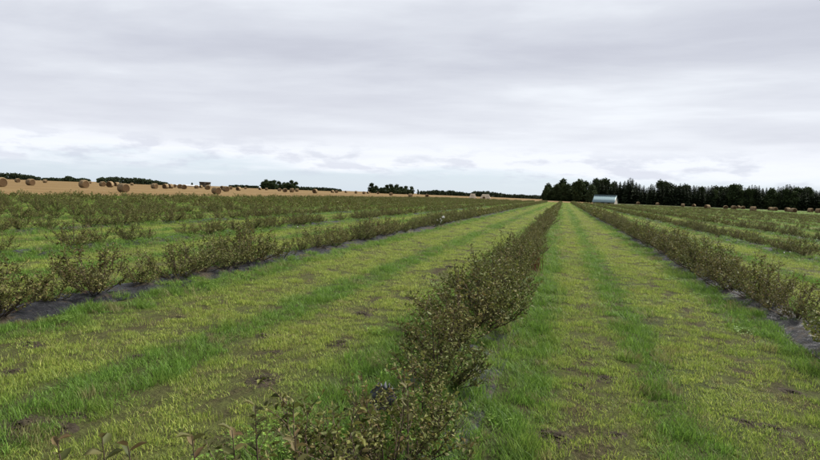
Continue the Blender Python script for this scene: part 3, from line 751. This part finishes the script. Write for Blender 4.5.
boxes('ridge_cap', [(-Lh-.05, Lh+.05, -.18, .18, rh+.04, rh+.14)], M_teal, barn)
boxes('door', [(-1.0, .3, -Wh+.27, -Wh+.345, 0, .8)], M_dark, barn)
boxes('window', [(1.6, 2.5, -Wh+.28, -Wh+.345, .3, .75)], M_dark, barn)

def stack(px, dist, wpx, hpx, label):
    p = along(px, dist); p.z = terrain(p.x); s = dist/F; W_, h_ = wpx*s/2, hpx*s
    e = link('straw_stack', None, None, p, math.atan2(p.y, p.x)-math.pi/2, label=label, category='straw stack', group='pale straw stacks on the horizon')
    rows = 3; n = 5
    for r in range(rows):
        x0 = -W_*(1-.16*r); bw = -2*x0/n
        for i in range(n):
            V, Q = [], []; box(V, Q, x0+i*bw+.03, x0+(i+1)*bw-.03, -1.6+.3*r+random.uniform(-.1, .1), 1.6-.3*r, r*h_/rows+.012*(r > 0), (r+1)*h_/rows)
            link('square_bale', mesh_np('square_bale', V, Q, None, M_palestraw), e)
stack(472.7, 330, 7, 4.6, 'left of two pale cream straw stacks on the horizon')
stack(485.5, 345, 10.5, 4.4, 'right and longer of two pale cream straw stacks on the horizon')
# open shed and long white building on the far left
p = along(205, 520); p.z = terrain(p.x)
sh = link('open_shed', None, None, p, math.atan2(p.y, p.x)-math.pi/2, label='flat-roofed open shed on posts behind the bales on the left', category='shed')
boxes('roof', [(-4.8, 4.8, -2.5, 2.5, 3.4, 4.5)], M_bark, sh)
boxes('back_wall', [(-4.3, 4.3, 2.32, 2.42, 0, 3.4)], M_cream, sh)
for x in (-4.4, -1.5, 1.5, 4.4):
    for y in (-2.2, 2.2): boxes('post', [(x-.1, x+.1, y-.1, y+.1, 0, 3.4)], M_bark, sh)
p = along(184, 600); p.z = terrain(p.x)
wb = link('white_greenhouse', None, None, p, math.atan2(p.y, p.x)-math.pi/2, label='long low white building on the far left horizon', category='greenhouse')
boxes('wall', [(-18, 18, -3, 3, 0, 1.1)], M_white, wb)
V, Q = [], []
for i in range(9):
    a = math.pi*i/8; V += [(-18.2, -3.2*math.cos(a), 1.1+.4*math.sin(a)), (18.2, -3.2*math.cos(a), 1.1+.4*math.sin(a))]
for i in range(8): Q.append((2*i, 2*i+1, 2*i+3, 2*i+2))
link('curved_roof', mesh_np('curved_roof', V, Q, None, M_white), wb)

# ------------------------------------------------------------------ soil clods on the lanes
M_soil = mat('dark_soil', lambda t, b: (bump(t, b, noise_n(t, pos(t), 40, 5), .9, .02), ramp_n(t, noise_n(t, pos(t), 18, 5, .7), [(.3, (.016, .013, .009)), (.55, (.036, .029, .019)), (.75, (.075, .060, .036))]))[1], .95, .1)
def make_clod(seed):
    g = np.random.default_rng(seed); bm = bmesh.new()
    for v in bmesh.ops.create_icosphere(bm, subdivisions=3, radius=1.0)['verts']:
        v.co = Vector((v.co.x*.95, v.co.y*.68, v.co.z*.2)) * (1+g.normal(0, .05))
    for k in range(300):
        d = 1.05*g.random()**.7; a = g.uniform(0, 6.28); top = .38*max(0, 1-d)**1.1
        r = g.uniform(.02, .085)*(1.15-.4*d)
        res = bmesh.ops.create_icosphere(bm, subdivisions=1, radius=r)
        z0 = g.uniform(0, top) if k % 3 else top
        for v in res['verts']:
            c = v.co.copy(); c *= 1 + g.normal(0, .22)
            v.co = Vector((c.x + math.cos(a)*d, c.y + math.sin(a)*d*.7, c.z*.8 + z0))
    me = bpy.data.meshes.new('soil_clod'); bm.to_mesh(me); bm.free(); me.materials.append(M_soil); return me
CLODS = [make_clod(k) for k in range(4)]
for i, (px, py, s, lab) in enumerate(clods):
    p = ground_at(px, py); left = px < 500
    o = link('soil_clod', CLODS[i % 4], None, (p.x, p.y, -0.004), random.uniform(0, 6.28), category='soil clod', group='soil clods on the mown lanes',
             label=lab or ('small dark soil clod on the mown lane left of the middle row' if left else 'small dark soil clod on the mown lane right of the middle row'))
    o.scale = (s*1.15, s*1.0, s*.42)

# ------------------------------------------------------------------ shoots at the near end of the middle row, white weeds
def b_shootleaf(t, b):
    rnd = N(t, 'ShaderNodeObjectInfo').outputs['Random']
    c = ramp_n(t, rnd, [(0.0, (0.060, 0.072, 0.022)), (0.6, (0.105, 0.100, 0.034)), (1.0, (0.14, 0.095, 0.045))])
    leaf_surface(t, b, c, .3)
M_shoot = mat('shoot_leaf', b_shootleaf, .6, .15)
lfV, lfQ = leaves(np.zeros((1, 3)), np.array([[1., 0, 0]]), np.array([[0, 0, 1.]]), np.array([.056]), np.array([.027]), .3, .2)
LEAF = mesh_np('leaf', lfV, lfQ, None, M_shoot)
def shoot(px, py, zt, lean, label, n=11):
    top = ground_at(px, py, zt); g = np.random.default_rng(int(px*3+py))
    e = link('leafy_shoot', None, None, (top.x+lean[0], top.y+lean[1], 0.0), 0, label=label, category='shoot', group='upright shoots at the near end of the middle row')
    pth = np.array([[0, 0, 0], [-lean[0]*.35, -lean[1]*.35, zt*.4], [-lean[0]*.8, -lean[1]*.8, zt*.8], [-lean[0], -lean[1], zt]])
    V, Q = tubes([pth], [np.array([.006, .005, .003, .0015])], 5); link('stem', mesh_np('stem', V, Q, None, M_twig, True), e)
    th = g.uniform(0, 6)
    for k in range(n):
        f = 1-(k/n)**1.1*.55; q = np.array([np.interp(f*3, range(4), pth[:, j]) for j in range(3)])
        th += 2.4
        o = link('leaf', LEAF, e, tuple(q)); o.rotation_euler = (g.normal(0, .3), -g.uniform(.25, .9), th); s = g.uniform(.75, 1.15); o.scale = (s, s, s)
for px, py, zt, ln, lb in [(57, 440, .82, (.12, .05), 'leafy shoot at the very bottom left, leftmost of the near shoots'), (102, 438, .84, (.10, .02), 'leafy shoot second from the left along the bottom edge'),
                           (128, 446, .78, (.08, .08), 'leafy shoot third from the left along the bottom edge'), (192, 436, .74, (.10, 0), 'leafy shoot fourth from the left along the bottom edge'),
                           (232, 430, .70, (.06, .05), 'leafy shoot fifth from the left along the bottom edge'), (255, 405, .72, (.05, 0), 'tall pale leafy shoot standing out against grass left of the near bushes'),
                           (295, 436, .74, (.03, .05), 'leafy shoot sixth from the left along the bottom edge'), (408, 384, .60, (.02, 0), 'yellowish leafy shoot beside the bluish plastic scrap')]:
    shoot(px, py, zt, ln, lb)

M_petal = mat('white_petal', lambda t, b: (.78, .78, .74), .7, .2)
M_gstem = mat('weed_stem', lambda t, b: (.07, .10, .03), .7, .2)
def white_weed(px, py, hgt, n, label):
    p = ground_at(px, py); g = np.random.default_rng(int(px)); e = link('white_weed', None, None, p, 0, label=label, category='flower', group='white flowering weeds in the rows')
    paths, rads, tops = [], [], []
    for k in range(n):
        a = g.uniform(0, 6.28); t_ = np.array([math.cos(a)*.22*g.random(), math.sin(a)*.22*g.random(), hgt*g.uniform(.5, 1)]); tops.append(t_)
        paths.append(np.array([[0, 0, 0], t_*[.4, .4, .6], t_])); rads.append(np.array([.005, .004, .003]))
    V, Q = tubes(paths, rads, 4); link('stems', mesh_np('stems', V, Q, None, M_gstem), e)
    for t_ in tops:
        m = 14; dirs = unit(g.normal(0, 1, (m, 3))+[0, 0, .6]); V, Q = leaves(np.tile(t_, (m, 1)), dirs, np.tile([0, 0, 1.], (m, 1))+g.normal(0, .3, (m, 3)), np.full(m, .055 if n > 4 else .028), np.full(m, .035 if n > 4 else .02))
        link('flower_head', mesh_np('flower_head', V, Q, None, M_petal), e)
white_weed(441, 228, .55, 8, 'white flowering weed at the edge of the first left row')
white_weed(300, 236, .5, 1, 'tiny white flowering weed in the second left row')
white_weed(787, 261, .3, 2, 'tiny white flowering weed at the second right row')
# rust-red dock stalks on the right flank of the middle row
M_dock = mat('dry_dock', lambda t, b: ramp_n(t, N(t, 'ShaderNodeNewGeometry').outputs['Random Per Island'], [(0, (.11, .055, .03)), (1, (.24, .13, .07))]), .9, .1)
p = ground_at(529, 272); V, Q, T = tuft(55, 90, .32, .3, .62, .006, .45)
link('dry_dock', mesh_np('dry_dock', V, Q, T, M_dock), None, (p.x, p.y, 0), label='rust-brown dry weed clump on the right flank of the middle row', category='weed')
# crumpled film scrap
g = np.random.default_rng(5); n = 9; X, Y = np.meshgrid(np.linspace(-.08, .08, n), np.linspace(0, .16, n)); Z = (g.random((n, n))-.5)*.05; X = X*(.55+.45*np.sin(Y/.16*3.1)+.25*g.random((n, 1))) + .03*(Y/.16); Y = Y*(.8+.35*g.random((1, n)))
M_scrap = mat('grey_plastic', lambda t, b: (.075, .08, .09), .6, .2)
p = ground_at(379, 409, .16)
o = link('plastic_scrap', mesh_np('plastic_scrap', np.stack([X+Z*.4, Z, Y], -1).reshape(-1, 3), [(j*n+i, j*n+i+1, (j+1)*n+i+1, (j+1)*n+i) for j in range(n-1) for i in range(n-1)], None, M_scrap, True), None, p, .3,
         label='crumpled bluish grey plastic scrap caught in the middle row bushes', category='plastic scrap')
md = o.modifiers.new('thickness', 'SOLIDIFY'); md.thickness = .003
